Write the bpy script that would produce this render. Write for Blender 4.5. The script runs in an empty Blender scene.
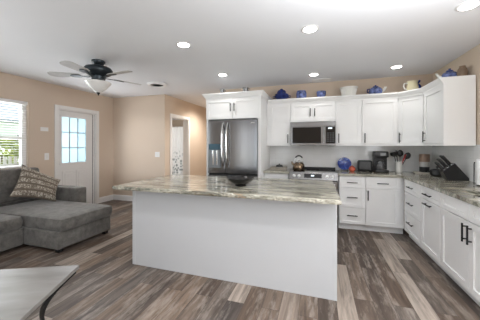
import bpy, bmesh, math, random
from mathutils import Vector, Matrix
from math import sin, cos, pi, radians as R
random.seed(7)
S = bpy.context.scene
COL = S.collection

# ------------------------------------------------------------------ camera
cd = bpy.data.cameras.new('camera'); cam = bpy.data.objects.new('camera', cd); COL.objects.link(cam)
cd.sensor_width = 36; cd.lens = 36*243.1/480; cd.shift_y = -13.94/480; cd.clip_start = .02
cam.location = (0, 0, 1.355); cam.rotation_euler = (pi/2, 0, .3108)
S.camera = cam
# ------------------------------------------------------------------ light and exposure
S.view_settings.view_transform = 'Standard'; S.view_settings.look = 'None'
S.view_settings.gamma = 1; S.view_settings.use_curve_mapping = False
S.view_settings.exposure = 0.1
S.cycles.use_denoising = True
S.cycles.max_bounces = 10; S.cycles.diffuse_bounces = 6
W = bpy.data.worlds.new('world'); S.world = W; W.use_nodes = True
wn = W.node_tree; wb = wn.nodes['Background']
wb.inputs[0].default_value = (.82, .91, 1, 1); wb.inputs[1].default_value = 2.0
def light(kind, name, loc, rot, energy, color=(1, 1, 1), **kw):
    d = bpy.data.lights.new(name, kind); d.energy = energy; d.color = color
    for k, v in kw.items(): setattr(d, k, v)
    o = bpy.data.objects.new(name, d); COL.objects.link(o); o.location = loc; o.rotation_euler = rot
    return o
light('SUN', 'sun', (0, 0, 8), (R(35), 0, R(125)), 7.0, (1, .96, .9), angle=R(1))
def area(name, loc, rot, e, sx, sy, color=(1, 1, 1)):
    light('AREA', name, loc, rot, e, color, shape='RECTANGLE', size=sx, size_y=sy)
# area lamps added out of view behind and beside the camera to match exposure
area('rear_fill', (-1.92, -2.9, 1.25), (R(90), 0, 0), 4.5, 1.4, 2.1, (1, .99, .98))
area('fridge_streak_fill', (-3.25, -2.9, 1.25), (R(90), 0, 0), 8, .4, 2.1, (1, .99, .98))
area('rear_fill_right', (1.25, -2.9, 1.45), (R(90), 0, 0), 5, .9, 1.5, (1, .99, .98))
area('left_fill', (-4.9, -.4, 1.35), (R(90), 0, R(-90)), 14, 2.2, 1.9, (.99, .99, 1))
area('right_fill', (1.80, .3, 1.5), (R(90), 0, R(90)), 58, 1.8, 1.1, (.96, .98, 1))
area('daylight_left_window', (-5.35, 2.5, 1.75), (R(78), 0, R(-90)), 80, 1.3, 1.4, (.97, .985, 1))
area('sky_on_door_glass', (-5.6, 3.85, 1.5), (R(90), 0, R(-90)), 12, .9, 1.2, (.95, .98, 1))
area('daylight_left_door', (-4.78, 3.88, 1.48), (R(90), 0, R(-90)), 13, .55, .95, (.98, .98, 1))
# unseen spot added to throw the soft bright patch onto the back wall
light('SPOT', 'wall_patch_spot', (1.6, -.5, 1.6), (0, 0, 0), 480, (.90, .94, 1), spot_size=R(14), spot_blend=.6, shadow_soft_size=.1).rotation_euler = Vector((-5.55, 5.39, -.35)).to_track_quat('-Z', 'Y').to_euler()
# unseen lamps added beside the camera, aimed up to brighten ceiling and room
area('ceiling_bounce_fill', (.85, 1.0, 1.75), (R(180), 0, 0), 58, 1.2, 1.2, (.955, .98, 1))
area('ceiling_bounce_fill_left', (-3.7, .7, 1.75), (R(180), 0, 0), 9, 2.0, 1.6, (.96, .98, 1))
light('POINT', 'bedroom_fill', (-5.6, 6.4, 1.7), (0, 0, 0), 75, (1, .99, .97), shadow_soft_size=.35)  # unseen point lamp added to brighten the room past the hall

# ------------------------------------------------------------------ helpers
class MB:
    def __init__(s): s.bm = bmesh.new()
    def _xf(s, vs, M):
        if M is not None: bmesh.ops.transform(s.bm, matrix=M, verts=vs)
    def box(s, x0, x1, y0, y1, z0, z1, bev=0, seg=2, M=None):
        n0 = set(s.bm.verts)
        g = bmesh.ops.create_cube(s.bm, size=1)
        vs = g['verts']
        for v in vs:
            v.co = Vector((x0+(v.co.x+.5)*(x1-x0), y0+(v.co.y+.5)*(y1-y0), z0+(v.co.z+.5)*(z1-z0)))
        if bev:
            es = list({e for v in vs for e in v.link_edges})
            bmesh.ops.bevel(s.bm, geom=es, offset=bev, segments=seg, profile=.5, affect='EDGES')
        s._xf([v for v in s.bm.verts if v not in n0], M); return s
    def ring(s, pts):
        return [s.bm.verts.new(p) for p in pts]
    def skin(s, rings, closed=True, caps=True):
        for a, b in zip(rings, rings[1:]):
            n = len(a)
            for i in range(n if closed else n-1):
                j = (i+1) % n
                try: s.bm.faces.new((a[i], a[j], b[j], b[i]))
                except ValueError: pass
        if caps and closed:
            for r, fl in ((rings[0], True), (rings[-1], False)):
                try: s.bm.faces.new(r[::-1] if fl else r)
                except ValueError: pass
    def tube(s, path, r, n=10, caps=True):
        P = [Vector(p) for p in path]; rs = r if isinstance(r, (list, tuple)) else [r]*len(P)
        rings = []; up = None
        for i, p in enumerate(P):
            t = (P[min(i+1, len(P)-1)]-P[max(i-1, 0)]).normalized()
            if up is None:
                up = Vector((0, 0, 1)) if abs(t.z) < .9 else Vector((1, 0, 0))
            a = t.cross(up).normalized(); b = a.cross(t).normalized(); up = b
            rings.append(s.ring([p+(a*cos(2*pi*k/n)+b*sin(2*pi*k/n))*rs[i] for k in range(n)]))
        s.skin(rings, True, caps); return s
    def lathe(s, prof, c=(0, 0, 0), n=28, M=None):
        n0 = set(s.bm.verts); rings = []
        for r, z in prof:
            rings.append(s.ring([(c[0]+max(r, .0004)*cos(2*pi*k/n), c[1]+max(r, .0004)*sin(2*pi*k/n), c[2]+z) for k in range(n)]))
        s.skin(rings); s._xf([v for v in s.bm.verts if v not in n0], M); return s
    def prism(s, poly, z0, z1, M=None):
        n0 = set(s.bm.verts)
        a = s.ring([(x, y, z0) for x, y in poly]); b = s.ring([(x, y, z1) for x, y in poly])
        s.skin([a, b]); s._xf([v for v in s.bm.verts if v not in n0], M); return s
    def sweep(s, path, prof, side=1):
        # mitred sweep of (offset, z) along a 2D path; offset goes to the right of travel (side=1)
        P = [Vector(p) for p in path]; rings = []
        for i, p in enumerate(P):
            d0 = (P[i]-P[i-1]).normalized() if i else (P[1]-P[0]).normalized()
            d1 = (P[i+1]-P[i]).normalized() if i < len(P)-1 else d0
            n0 = Vector((d0.y, -d0.x)); n1 = Vector((d1.y, -d1.x))
            m = (n0+n1).normalized(); m /= max(m.dot(n0), .3)
            rings.append(s.ring([(p.x+m.x*o*side, p.y+m.y*o*side, z) for o, z in prof]))
        s.skin(rings); return s
    def build(s, name, mat, parent=None, smooth=False, loc=None, rotz=0):
        bmesh.ops.recalc_face_normals(s.bm, faces=s.bm.faces)
        me = bpy.data.meshes.new(name); s.bm.to_mesh(me); s.bm.free()
        if smooth:
            for p in me.polygons: p.use_smooth = True
            try: me.set_sharp_from_angle(angle=R(40))
            except Exception: pass
        me.materials.append(mat)
        o = bpy.data.objects.new(name, me); COL.objects.link(o)
        if parent is not None: o.parent = parent
        if loc is not None: o.location = loc; o.rotation_euler = (0, 0, rotz)
        return o
def tag(o, label, cat, group=None):
    o['label'] = label; o['category'] = cat
    if group: o['group'] = group
    return o
def thing(name, label, cat, loc=(0, 0, 0), rotz=0, group=None):
    o = bpy.data.objects.new(name, None); COL.objects.link(o); o.empty_display_size = .05
    o.location = loc; o.rotation_euler = (0, 0, rotz)
    return tag(o, label, cat, group)
def struct(name, mb, mat, smooth=False, label=None):
    o = mb.build(name, mat, None, smooth); o['kind'] = 'structure'
    if label: o['label'] = label
    return o
def kids(o): return [c for c in COL.objects if c.parent == o]
def dup(root, loc, rotz=0, label=None):
    r = root.copy(); COL.objects.link(r); r.location = loc; r.rotation_euler = (0, 0, rotz)
    if label: r['label'] = label
    def rec(a, b):
        for ch in kids(a):
            c = ch.copy(); COL.objects.link(c); c.parent = b; rec(ch, c)
    rec(root, r); return r

# ------------------------------------------------------------------ materials
class N:
    def __init__(s, name):
        s.m = bpy.data.materials.new(name); s.m.use_nodes = True; s.t = s.m.node_tree
        s.b = s.t.nodes['Principled BSDF']
    def n(s, typ, **kw):
        nd = s.t.nodes.new(typ)
        for k, v in kw.items():
            if k.startswith('i_'):
                nd.inputs[k[2:].replace('_', ' ')].default_value = v
            else: setattr(nd, k, v)
        return nd
    def l(s, a, ao, b, bi): s.t.links.new(a.outputs[ao], b.inputs[bi])
    def coords(s, scale=(1, 1, 1), rot=(0, 0, 0), obj=True):
        if obj:
            tc = s.n('ShaderNodeTexCoord'); src, o = tc, 'Object'
        else:
            tc = s.n('ShaderNodeNewGeometry'); src, o = tc, 'Position'
        mp = s.n('ShaderNodeMapping'); mp.inputs['Scale'].default_value = scale; mp.inputs['Rotation'].default_value = rot
        s.l(src, o, mp, 'Vector'); return mp
    def ramp(s, stops, interp='LINEAR'):
        r = s.n('ShaderNodeValToRGB'); e = r.color_ramp; e.interpolation = interp
        while len(e.elements) < len(stops): e.elements.new(.5)
        for k, (p, c) in enumerate(stops):
            e.elements[k].position = p; e.elements[k].color = (*c, 1)
        return r
def mat(name, col, rough=.5, metal=0, noise=0, nscale=30, bump=0, **kw):
    q = N(name); b = q.b
    b.inputs['Base Color'].default_value = (*col, 1); b.inputs['Roughness'].default_value = rough
    b.inputs['Metallic'].default_value = metal
    for k, v in kw.items(): b.inputs[k.replace('_', ' ')].default_value = v
    if noise or bump:
        mp = q.coords(); nz = q.n('ShaderNodeTexNoise'); nz.inputs['Scale'].default_value = nscale; nz.inputs['Detail'].default_value = 4
        q.l(mp, 0, nz, 'Vector')
        if noise:
            rp = q.ramp([(.3, tuple(c*(1-noise) for c in col)), (.7, tuple(min(1, c*(1+noise)) for c in col))])
            q.l(nz, 0, rp, 0); q.l(rp, 0, b, 'Base Color')
        if bump:
            bp = q.n('ShaderNodeBump'); bp.inputs['Strength'].default_value = bump; bp.inputs['Distance'].default_value = .01
            q.l(nz, 0, bp, 'Height'); q.l(bp, 0, b, 'Normal')
    return q.m
WHITE = mat("cabinet_white", (.89, .89, .885), .38, noise=.012, nscale=3)
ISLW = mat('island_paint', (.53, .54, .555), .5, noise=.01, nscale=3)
TRIM = mat('trim_white', (.80, .79, .78), .4, noise=.012, nscale=4)
CEIL = mat('ceiling_paint', (.82, .83, .86), .9, noise=.01, nscale=2, bump=.05)
TAN = mat('wall_tan', (.62, .51, .41), .85, noise=.015, nscale=2, bump=.03)
BLK = mat('black_metal', (.012, .012, .013), .4, .3, noise=.1)
BLKP = mat('black_plastic', (.018, .018, .019), .35, noise=.15, nscale=12)
DARK = mat('dark_gap', (.02, .02, .02), .7, noise=.1)
CHROME = mat('chrome', (.72, .72, .72), .14, 1, noise=.02)
GLOSSB = mat('black_glass', (.012, .011, .011), .06, noise=.1, nscale=3)
WHITEC = mat('white_ceramic', (.80, .79, .75), .2, noise=.02, nscale=8)
BLUE = mat('cobalt_glaze', (.015, .03, .16), .15, noise=.5, nscale=25)
def brushed(name, col, rough, axis):
    q = N(name); sc = {'z': (120, 120, 1.5), 'x': (1.5, 120, 120)}[axis]
    mp = q.coords(sc); nz = q.n('ShaderNodeTexNoise'); nz.inputs['Scale'].default_value = 1; q.l(mp, 0, nz, 'Vector')
    rp = q.ramp([(.3, tuple(c*.93 for c in col)), (.7, tuple(c*1.05 for c in col))]); q.l(nz, 0, rp, 0); q.l(rp, 0, q.b, 'Base Color')
    q.b.inputs['Metallic'].default_value = 1; q.b.inputs['Roughness'].default_value = rough
    q.b.inputs['Anisotropic'].default_value = 0
    return q.m
STEEL = brushed('brushed_steel', (.24, .24, .245), .2, 'z')
STEELH = brushed('brushed_steel_level', (.28, .275, .27), .24, 'x')
def floor_mat():
    q = N('plank_floor')
    mp = q.coords(rot=(0, 0, R(90)), obj=False)
    bk = q.n('ShaderNodeTexBrick'); bk.offset = .37; bk.offset_frequency = 2
    for k, v in (('Color1', (0, 0, 0, 1)), ('Color2', (1, 1, 1, 1)), ('Mortar', (.5, .5, .5, 1)), ('Scale', 1), ('Mortar Size', .0014), ('Bias', 0), ('Brick Width', 1.0), ('Row Height', .152)):
        bk.inputs[k].default_value = v
    q.l(mp, 0, bk, 'Vector')
    ramp = q.ramp([(0, (.062, .047, .039)), (.2, (.150, .105, .077)), (.38, (.088, .072, .064)), (.56, (.215, .156, .116)), (.72, (.125, .106, .094)), (.85, (.175, .130, .100)), (.94, (.36, .305, .26)), (1, (.40, .345, .30))])
    q.l(bk, 'Color', ramp, 0)
    # grain, shifted per plank
    m2 = q.coords((22, 1.9, 1), obj=False)
    ad = q.n('ShaderNodeVectorMath', operation='ADD'); q.l(m2, 0, ad, 0)
    sc = q.n('ShaderNodeVectorMath', operation='SCALE'); q.l(bk, 'Color', sc, 0); sc.inputs['Scale'].default_value = 37; q.l(sc, 0, ad, 1)
    nz = q.n('ShaderNodeTexNoise'); nz.inputs['Scale'].default_value = 1; nz.inputs['Detail'].default_value = 7; nz.inputs['Roughness'].default_value = .65; nz.inputs['Distortion'].default_value = .6
    q.l(ad, 0, nz, 'Vector')
    gr = q.ramp([(.3, (.42, .41, .40)), (.5, (.84, .835, .83)), (.7, (1.28, 1.26, 1.24))]); q.l(nz, 0, gr, 0)
    mx = q.n('ShaderNodeMix', data_type='RGBA', blend_type='MULTIPLY'); mx.inputs[0].default_value = 1
    q.l(ramp, 0, mx, 6); q.l(gr, 0, mx, 7)
    # worn limewash in blotches along the grain
    m3 = q.coords((8, 1.5, 1), obj=False); a3 = q.n('ShaderNodeVectorMath', operation='ADD'); q.l(m3, 0, a3, 0); q.l(sc, 0, a3, 1)
    n3 = q.n('ShaderNodeTexNoise'); n3.inputs['Scale'].default_value = 1.6; n3.inputs['Detail'].default_value = 6; n3.inputs['Roughness'].default_value = .7; q.l(a3, 0, n3, 'Vector')
    r3 = q.ramp([(.50, (0, 0, 0)), (.66, (.6, .6, .6))]); q.l(n3, 0, r3, 0)
    mx2 = q.n('ShaderNodeMix', data_type='RGBA'); q.l(r3, 0, mx2, 0); q.l(mx, 2, mx2, 6); mx2.inputs[7].default_value = (.37, .325, .285, 1)
    sm = q.n('ShaderNodeMix', data_type='RGBA'); q.l(bk, 'Fac', sm, 0); q.l(mx2, 2, sm, 6); sm.inputs[7].default_value = (.05, .04, .035, 1)
    q.l(sm, 2, q.b, 'Base Color')
    q.b.inputs['Roughness'].default_value = .5; q.b.inputs['Specular IOR Level'].default_value = .3
    bp = q.n('ShaderNodeBump'); bp.inputs['Strength'].default_value = .12; bp.inputs['Distance'].default_value = .004; q.l(nz, 0, bp, 'Height'); q.l(bp, 0, q.b, 'Normal')
    return q.m
FLOOR = floor_mat()
def granite(name, rotz):
    q = N(name)
    mp = q.coords((.6, 3.6, 2.6), (0, 0, rotz), obj=False)
    n1 = q.n('ShaderNodeTexNoise'); n1.inputs['Scale'].default_value = 2.2; n1.inputs['Detail'].default_value = 9; n1.inputs['Roughness'].default_value = .62; n1.inputs['Distortion'].default_value = 1.6
    q.l(mp, 0, n1, 'Vector')
    r1 = q.ramp([(.2, (.04, .03, .022)), (.33, (.13, .105, .075)), (.40, (.33, .31, .25)), (.455, (.17, .175, .145)), (.5, (.42, .40, .33)), (.56, (.60, .57, .49)), (.61, (.36, .36, .30)), (.67, (.40, .30, .21)), (.74, (.66, .63, .56)), (1, (.72, .69, .62))])
    q.l(n1, 0, r1, 0)
    m2 = q.coords((1.2, 5, 5), (0, 0, rotz), obj=False)
    n2 = q.n('ShaderNodeTexNoise'); n2.inputs['Scale'].default_value = 5; n2.inputs['Detail'].default_value = 8; n2.inputs['Roughness'].default_value = .75; n2.inputs['Distortion'].default_value = 1
    q.l(m2, 0, n2, 'Vector')
    r2 = q.ramp([(.3, (.36, .34, .31)), (.5, (.84, .84, .83)), (.75, (1.08, 1.08, 1.06))]); q.l(n2, 0, r2, 0)
    mx = q.n('ShaderNodeMix', data_type='RGBA', blend_type='MULTIPLY'); mx.inputs[0].default_value = 1
    q.l(r1, 0, mx, 6); q.l(r2, 0, mx, 7); q.l(mx, 2, q.b, 'Base Color')
    q.b.inputs['Roughness'].default_value = .13
    return q.m
GRANX = granite('veined_stone', 0); GRANY = granite('veined_stone_turned', R(62))
def tile_mat():
    q = N('glazed_tile'); mp = q.coords(obj=False)
    sx = q.n('ShaderNodeSeparateXYZ'); q.l(mp, 0, sx, 0)
    ad = q.n('ShaderNodeMath', operation='ADD'); q.l(sx, 0, ad, 0); q.l(sx, 1, ad, 1)
    cb = q.n('ShaderNodeCombineXYZ'); q.l(ad, 0, cb, 0); q.l(sx, 2, cb, 1)
    bk = q.n('ShaderNodeTexBrick')
    for k, v in (('Color1', (.75, .75, .74, 1)), ('Color2', (.79, .79, .78, 1)), ('Mortar', (.68, .68, .67, 1)), ('Scale', 1), ('Mortar Size', .0016), ('Brick Width', .3), ('Row Height', .1)):
        bk.inputs[k].default_value = v
    q.l(cb, 0, bk, 'Vector'); q.l(bk, 'Color', q.b, 'Base Color'); q.b.inputs['Roughness'].default_value = .12
    bp = q.n('ShaderNodeBump', invert=True); bp.inputs['Strength'].default_value = .3; bp.inputs['Distance'].default_value = .002; q.l(bk, 'Fac', bp, 'Height'); q.l(bp, 0, q.b, 'Normal')
    return q.m
TILE = tile_mat()
def fabric(name, c0, c1, scale=9):
    q = N(name); mp = q.coords()
    n1 = q.n('ShaderNodeTexNoise'); n1.inputs['Scale'].default_value = scale; n1.inputs['Detail'].default_value = 8; n1.inputs['Roughness'].default_value = .7; q.l(mp, 0, n1, 'Vector')
    r = q.ramp([(.3, c0), (.7, c1)]); q.l(n1, 0, r, 0); q.l(r, 0, q.b, 'Base Color')
    q.b.inputs['Roughness'].default_value = .95; q.b.inputs['Sheen Weight'].default_value = .25
    n2 = q.n('ShaderNodeTexNoise'); n2.inputs['Scale'].default_value = 180; q.l(mp, 0, n2, 'Vector')
    bp = q.n('ShaderNodeBump'); bp.inputs['Strength'].default_value = .3; bp.inputs['Distance'].default_value = .003; q.l(n2, 0, bp, 'Height'); q.l(bp, 0, q.b, 'Normal')
    return q.m
SOFA = fabric('grey_chenille', (.055, .051, .046), (.175, .166, .152))
def emis(name, col, st):
    q = N(name); q.b.inputs['Base Color'].default_value = (*col, 1)
    q.b.inputs['Emission Color'].default_value = (*col, 1); q.b.inputs['Emission Strength'].default_value = st
    return q.m
LAMP = emis('lit_diffuser', (1, .98, .95), 14)
def glass_pane(name, tint, trans=.9):
    q = N(name); t = q.t; out = t.nodes['Material Output']
    tr = q.n('ShaderNodeBsdfTransparent'); tr.inputs[0].default_value = (*tint, 1)
    gl = q.n('ShaderNodeBsdfGlossy'); gl.inputs['Roughness'].default_value = .03
    fr = q.n('ShaderNodeFresnel'); fr.inputs[0].default_value = 1.3
    mx = q.n('ShaderNodeMixShader'); q.l(fr, 0, mx, 0); q.l(tr, 0, mx, 1); q.l(gl, 0, mx, 2); q.l(mx, 0, out, 'Surface')
    return q.m
PANE = glass_pane('clear_glass', (.96, .98, .98))
def frosted():
    q = N('frosted_blue_glass'); out = q.t.nodes['Material Output']
    tl = q.n('ShaderNodeBsdfTranslucent'); tl.inputs[0].default_value = (.66, .80, .88, 1)
    tr = q.n('ShaderNodeBsdfTransparent'); tr.inputs[0].default_value = (.44, .52, .56, 1)
    mx = q.n('ShaderNodeMixShader'); mx.inputs[0].default_value = .25; q.l(tl, 0, mx, 1); q.l(tr, 0, mx, 2); q.l(mx, 0, out, 'Surface')
    return q.m
FROST = frosted()
def slat_mat():
    q = N('blind_slat'); out = q.t.nodes['Material Output']
    q.b.inputs['Base Color'].default_value = (.86, .86, .85, 1); q.b.inputs['Roughness'].default_value = .45
    tl = q.n('ShaderNodeBsdfTranslucent'); tl.inputs[0].default_value = (.86, .86, .85, 1)
    mx = q.n('ShaderNodeMixShader'); mx.inputs[0].default_value = .4; q.l(q.b, 0, mx, 1); q.l(tl, 0, mx, 2); q.l(mx, 0, out, 'Surface')
    return q.m
SLAT = slat_mat()

# ------------------------------------------------------------------ room shell
H = 2.57; XL = -4.95; XR = 1.83; YB = 4.89; YR = -3.0; HX = -3.425; HX2 = -2.035; YH = 7.6
struct('floor', MB().box(-8.2, XR+.1, YR-.1, 10.2, -.06, 0), FLOOR)
struct('ceiling', MB().box(-8.2, XR+.1, YR-.1, 10.2, H, H+.08), CEIL)
def wall_with_hole(name, axis, pos, a0, a1, holes, th=.12, m=TAN, outward=1, top=H):
    # holes: (b0,b1,z0,z1) along the wall
    b = MB(); cuts = sorted(holes); cur = a0
    def seg(p, q, z0, z1):
        if q-p < 1e-4 or z1-z0 < 1e-4: return
        lo, hi = sorted((pos, pos+outward*th))
        if axis == 'x': b.box(lo, hi, p, q, z0, z1)
        else: b.box(p, q, lo, hi, z0, z1)
    for (p, q, z0, z1) in cuts:
        seg(cur, p, 0, top); seg(p, q, 0, z0); seg(p, q, z1, top); cur = q
    seg(cur, a1, 0, top)
    return struct(name, b, m)
WIN = (2.02, 2.995, .97, 2.15); DOOR = (3.52, 4.38, 0, 2.10); SIDE = (-1.5, .7, .4, 2.3)
wall_with_hole('wall_left', 'x', XL, YR, YB, [SIDE, WIN, DOOR], outward=-1)
wall_with_hole('wall_back', 'y', YB, XL, HX, [], m=TAN)
struct('wall_kitchen', MB().box(HX2, XR+.12, YB, YB+.12, 0, H), TAN)
HD = (5.17, 5.97, 0, 2.08)
wall_with_hole('wall_hall', 'x', HX, YB+.12, YH, [HD], outward=-1)
struct('wall_hall_right', MB().box(HX2, HX2+.12, YB+.12, YH, 0, H), TAN)
struct('wall_hall_end', MB().box(HX-.12, HX2+.12, YH, YH+.12, 0, H), TAN)
wall_with_hole('wall_right', 'x', XR, YR, YB, [(-.6, 1.2, .95, 2.05)], outward=1)
wall_with_hole('wall_rear', 'y', YR, XL, XR, [(-3.45, -3.05, .05, 2.3), (-2.62, -1.22, .05, 2.3), (.8, 1.7, .7, 2.2)], outward=-1)
struct('wall_bedroom_back', MB().box(-8.1, HX-.12, 9.9, 10.02, 0, H), TAN)
struct('wall_bedroom_left', MB().box(-8.1, -7.98, YB+.12, 9.9, 0, H), TAN)
# tiled splash-back between worktop and wall cabinets
struct('wall_back_tiles', MB().box(-.925, XR-.011, YB-.011, YB, .80, 1.40), TILE)
struct('wall_right_tiles', MB().box(XR-.011, XR, 3.60, YB, .80, 1.372), TILE)
# skirting boards
BP = [(0, 0), (.016, 0), (.016, .10), (.010, .125), (.004, .132), (0, .132)]
struct('baseboard_back', MB().sweep([(XL, YB), (HX, YB), (HX, 5.09)], BP), TRIM)
struct('baseboard_left', MB().sweep([(XL, 4.465), (XL, YB)], BP), TRIM)
struct('baseboard_left_rear', MB().sweep([(XL, YR), (XL, 3.44)], BP), TRIM)
struct('baseboard_hall', MB().sweep([(HX, 6.07), (HX, YH)], BP), TRIM)

# left window: frame, sashes, blind
b = MB(); y0, y1, z0, z1 = WIN
X0 = XL-.085
for (p, q, r, s_) in ((y0, y1, z0, z0+.04), (y0, y1, z1-.04, z1), (y0, y0+.045, z0, z1), (y1-.075, y1, z0, z1)):
    b.box(X0-.03, X0+.03, p, q, r, s_, .004)
b.box(X0-.02, X0+.025, y0+.045, y1-.075, 1.47, 1.53, .004)
wf = struct('window_1', b, TRIM)
MB().box(X0-.005, X0-.001, y0+.045, y1-.075, z0+.04, z1-.04).build('pane', PANE, wf)
MB().box(XL-.06, XL+.025, y0-.02, y1+.02, z0-.03, z0-.002, .004).build('window_sill', TRIM, wf)
bl = thing('window_blind', 'white slatted blind lowered over the left window behind the sofa', 'blind', (XL-.028, 0, 0))
MB().box(-.022, .022, y0+.01, y1-.008, z1-.06, z1-.004, .004).build('headrail', TRIM, bl)
b = MB(); z = z1-.075
while z > z0+.05:
    b.box(-.022, .022, y0+.014, y1-.012, z-.0013, z+.0013, M=Matrix.Translation((0, 0, z)) @ Matrix.Rotation(R(-6), 4, 'Y') @ Matrix.Translation((0, 0, -z)))
    z -= .043
sl = b.build('slats', SLAT, bl)
MB().box(-.02, .02, y0+.012, y1-.01, z0+.012, z0+.032, .004).build('bottom_rail', TRIM, bl)
b = MB()
for yy in (y0+.15, (y0+y1)/2, y1-.15): b.tube([(.023, yy, z0+.03), (.023, yy, z1-.06)], .0012, 5)
b.build('ladder_cords', TRIM, bl)

# exterior door with nine panes
y0, y1, z0, z1 = DOOR
def casing(name, y0, y1, z1, X, w=.078, sgn=1):
    b = MB()
    lo, hi = sorted((X, X+sgn*.02))
    b.box(lo, hi, y0-w, y0, 0, z1+w, .004); b.box(lo, hi, y1, y1+w, 0, z1+w, .004); b.box(lo, hi, y0, y1, z1, z1+w, .004)
    # jamb lining
    jl, jh = sorted((X, X-sgn*.12))
    b.box(jl, jh, y0-.002, y0+.016, 0, z1); b.box(jl, jh, y1-.016, y1+.002, 0, z1); b.box(jl, jh, y0, y1, z1-.016, z1+.002)
    return struct(name, b, TRIM)
casing('trim_1', y0, y1, z1, XL)
xd = XL-.055
b = MB(); gy0, gy1, gz0, gz1 = 3.60, 4.16, 1.0, 1.965
D0, D1 = y0+.02, 4.32
struct('trim_3', MB().box(xd-.03, xd+.02, 4.325, 4.365, 0, z1-.018, .003), TRIM)
b.box(xd-.022, xd+.022, D0, gy0, .008, z1-.02); b.box(xd-.022, xd+.022, gy1, D1, .008, z1-.02)
b.box(xd-.022, xd+.022, gy0, gy1, .008, gz0); b.box(xd-.022, xd+.022, gy0, gy1, gz1, z1-.02)
b.box(xd+.02, xd+.030, gy0-.03, gy0+.012, gz0-.03, gz1+.03, .003); b.box(xd+.02, xd+.030, gy1-.012, gy1+.03, gz0-.03, gz1+.03, .003)
b.box(xd+.02, xd+.030, gy0, gy1, gz0-.03, gz0+.012, .003); b.box(xd+.02, xd+.030, gy0, gy1, gz1-.012, gz1+.03, .003)
for (p, q) in ((3.62, 3.86), (3.92, 4.14)):
    b.box(xd+.02, xd+.029, p, q, .2, .84, .006)
    b.box(xd+.026, xd+.033, p+.05, q-.05, .25, .79, .005)
dr = struct('door_1', b, TRIM)
b = MB()
GREY = mat('grey_muntin', (.50, .53, .56), .5, noise=.03)
for k in (1, 2):
    yy = gy0+(gy1-gy0)*k/3; b.box(xd-.012, xd+.014, yy-.009, yy+.009, gz0, gz1)
    zz = gz0+(gz1-gz0)*k/3; b.box(xd-.0121, xd+.0141, gy0, gy1, zz-.009, zz+.009)
b.build('muntins', GREY, dr)
MB().box(xd-.003, xd+.003, gy0, gy1, gz0, gz1).build('pane', FROST, dr)
MB().box(xd-.004, xd+.025, D1-.004, D1+.006, .01, z1-.02).build('door_gap_shade', DARK, dr)  # dark strip paints the shade in the gap at the door's edge
# hall doorway and the open bedroom door
casing('trim_2', HD[0], HD[1], HD[3], HX, .07)
dt = thing('door_2', 'white panel door standing open into the bright room off the hall', 'door', (HX-.13, HD[1]-.02, 0), R(100)); dt['kind'] = 'structure'
b = MB(); b.box(0, .76, -.02, .02, .01, 2.05, .003)
for z0_, z1_ in ((.2, .9), (1.05, 1.9)): b.box(.1, .66, -.026, .026, z0_, z1_, .008)
b.build('door_leaf', TRIM, dt)
MB().lathe([(.0, 0), (.028, .0), (.028, .006), (.011, .01), (.011, .035), (.026, .045), (.028, .06), (.016, .072), (0, .074)], n=16, M=Matrix.Translation((.69, .02, 1.0)) @ Matrix.Rotation(R(-90), 4, 'X')).build('door_knob', BLK, dt, True)

# ------------------------------------------------------------------ outside the left window
GRASS = mat('lawn', (.16, .24, .07), .9, noise=.4, nscale=4)
struct('ground', MB().box(-40, XL-.12, -20, 30, -.4, -.25), GRASS)
FENCE = mat('fence_white', (.85, .85, .83), .6, noise=.02)
ft = thing('picket_fence', 'white picket fence across the yard seen through the left window', 'fence', (-8.6, 3.0, -.25))
b = MB()
for k in range(26): b.box(-.012, .012, k*.13, k*.13+.075, .05, 1.30, .004)
b.build('pickets', FENCE, ft)
b = MB(); b.box(.012, .05, 0, 3.4, .3, .39); b.box(.012, .05, 0, 3.4, 1.0, 1.09); b.build('rails', FENCE, ft)
ht = thing('neighbour_house', 'white house with a grey roof beyond the fence outside the window', 'house', (-17, 9.2, -.25))
SID = mat('pale_siding', (.80, .80, .78), .7, noise=.02); ROOF = mat('grey_shingles', (.20, .22, .25), .9, noise=.25, nscale=14)
MB().box(-4, 0, -6, 6, 0, 3.0).build('wall', SID, ht)
b = MB(); b.prism([(.7, 2.95), (.7, 3.1), (-2, 4.6), (-4.7, 3.1), (-4.7, 2.95)], -6.6, 6.6, M=Matrix.Rotation(R(90), 4, 'X'))
b.build('roof', ROOF, ht)
b = MB()
for yy in (-3.5, 0.5, 3.4): MB().box(-.02, .03, yy, yy+1.1, 1.0, 2.3).build('window', GLOSSB, ht)
LEAF = mat('shrub_leaves', (.25, .30, .05), .8, noise=.5, nscale=9)
def shrub(loc, r, label):
    t = thing('shrub', label, 'shrub', loc)
    bm = MB(); rnd = random.Random(int(r*100))
    for k in range(420):
        u = rnd.uniform(-1, 1); a = rnd.uniform(0, 2*pi); q = r*(.55+.45*rnd.random())
        s_ = math.sqrt(1-u*u); c = Vector((q*s_*cos(a), q*s_*sin(a), 1.3+q*u*1.1))
        d = Vector((rnd.uniform(-1, 1), rnd.uniform(-1, 1), rnd.uniform(-1, 1))).normalized(); e = d.orthogonal().normalized()
        L = .1
        bm.bm.faces.new(bm.ring([c-d*L, c+e*L*.5, c+d*L, c-e*L*.5]))
    bm.build('foliage', LEAF, t)
    MB().tube([(0, 0, 0), (.03, 0, .6), (0, .02, 1.3)], [.05, .04, .03], 8).build('trunk', mat('bark', (.1, .07, .05), .9, noise=.3), t)
shrub((-10.2, 5.35, -.25), .62, 'yellow-green leafy shrub outside the left window')

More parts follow.
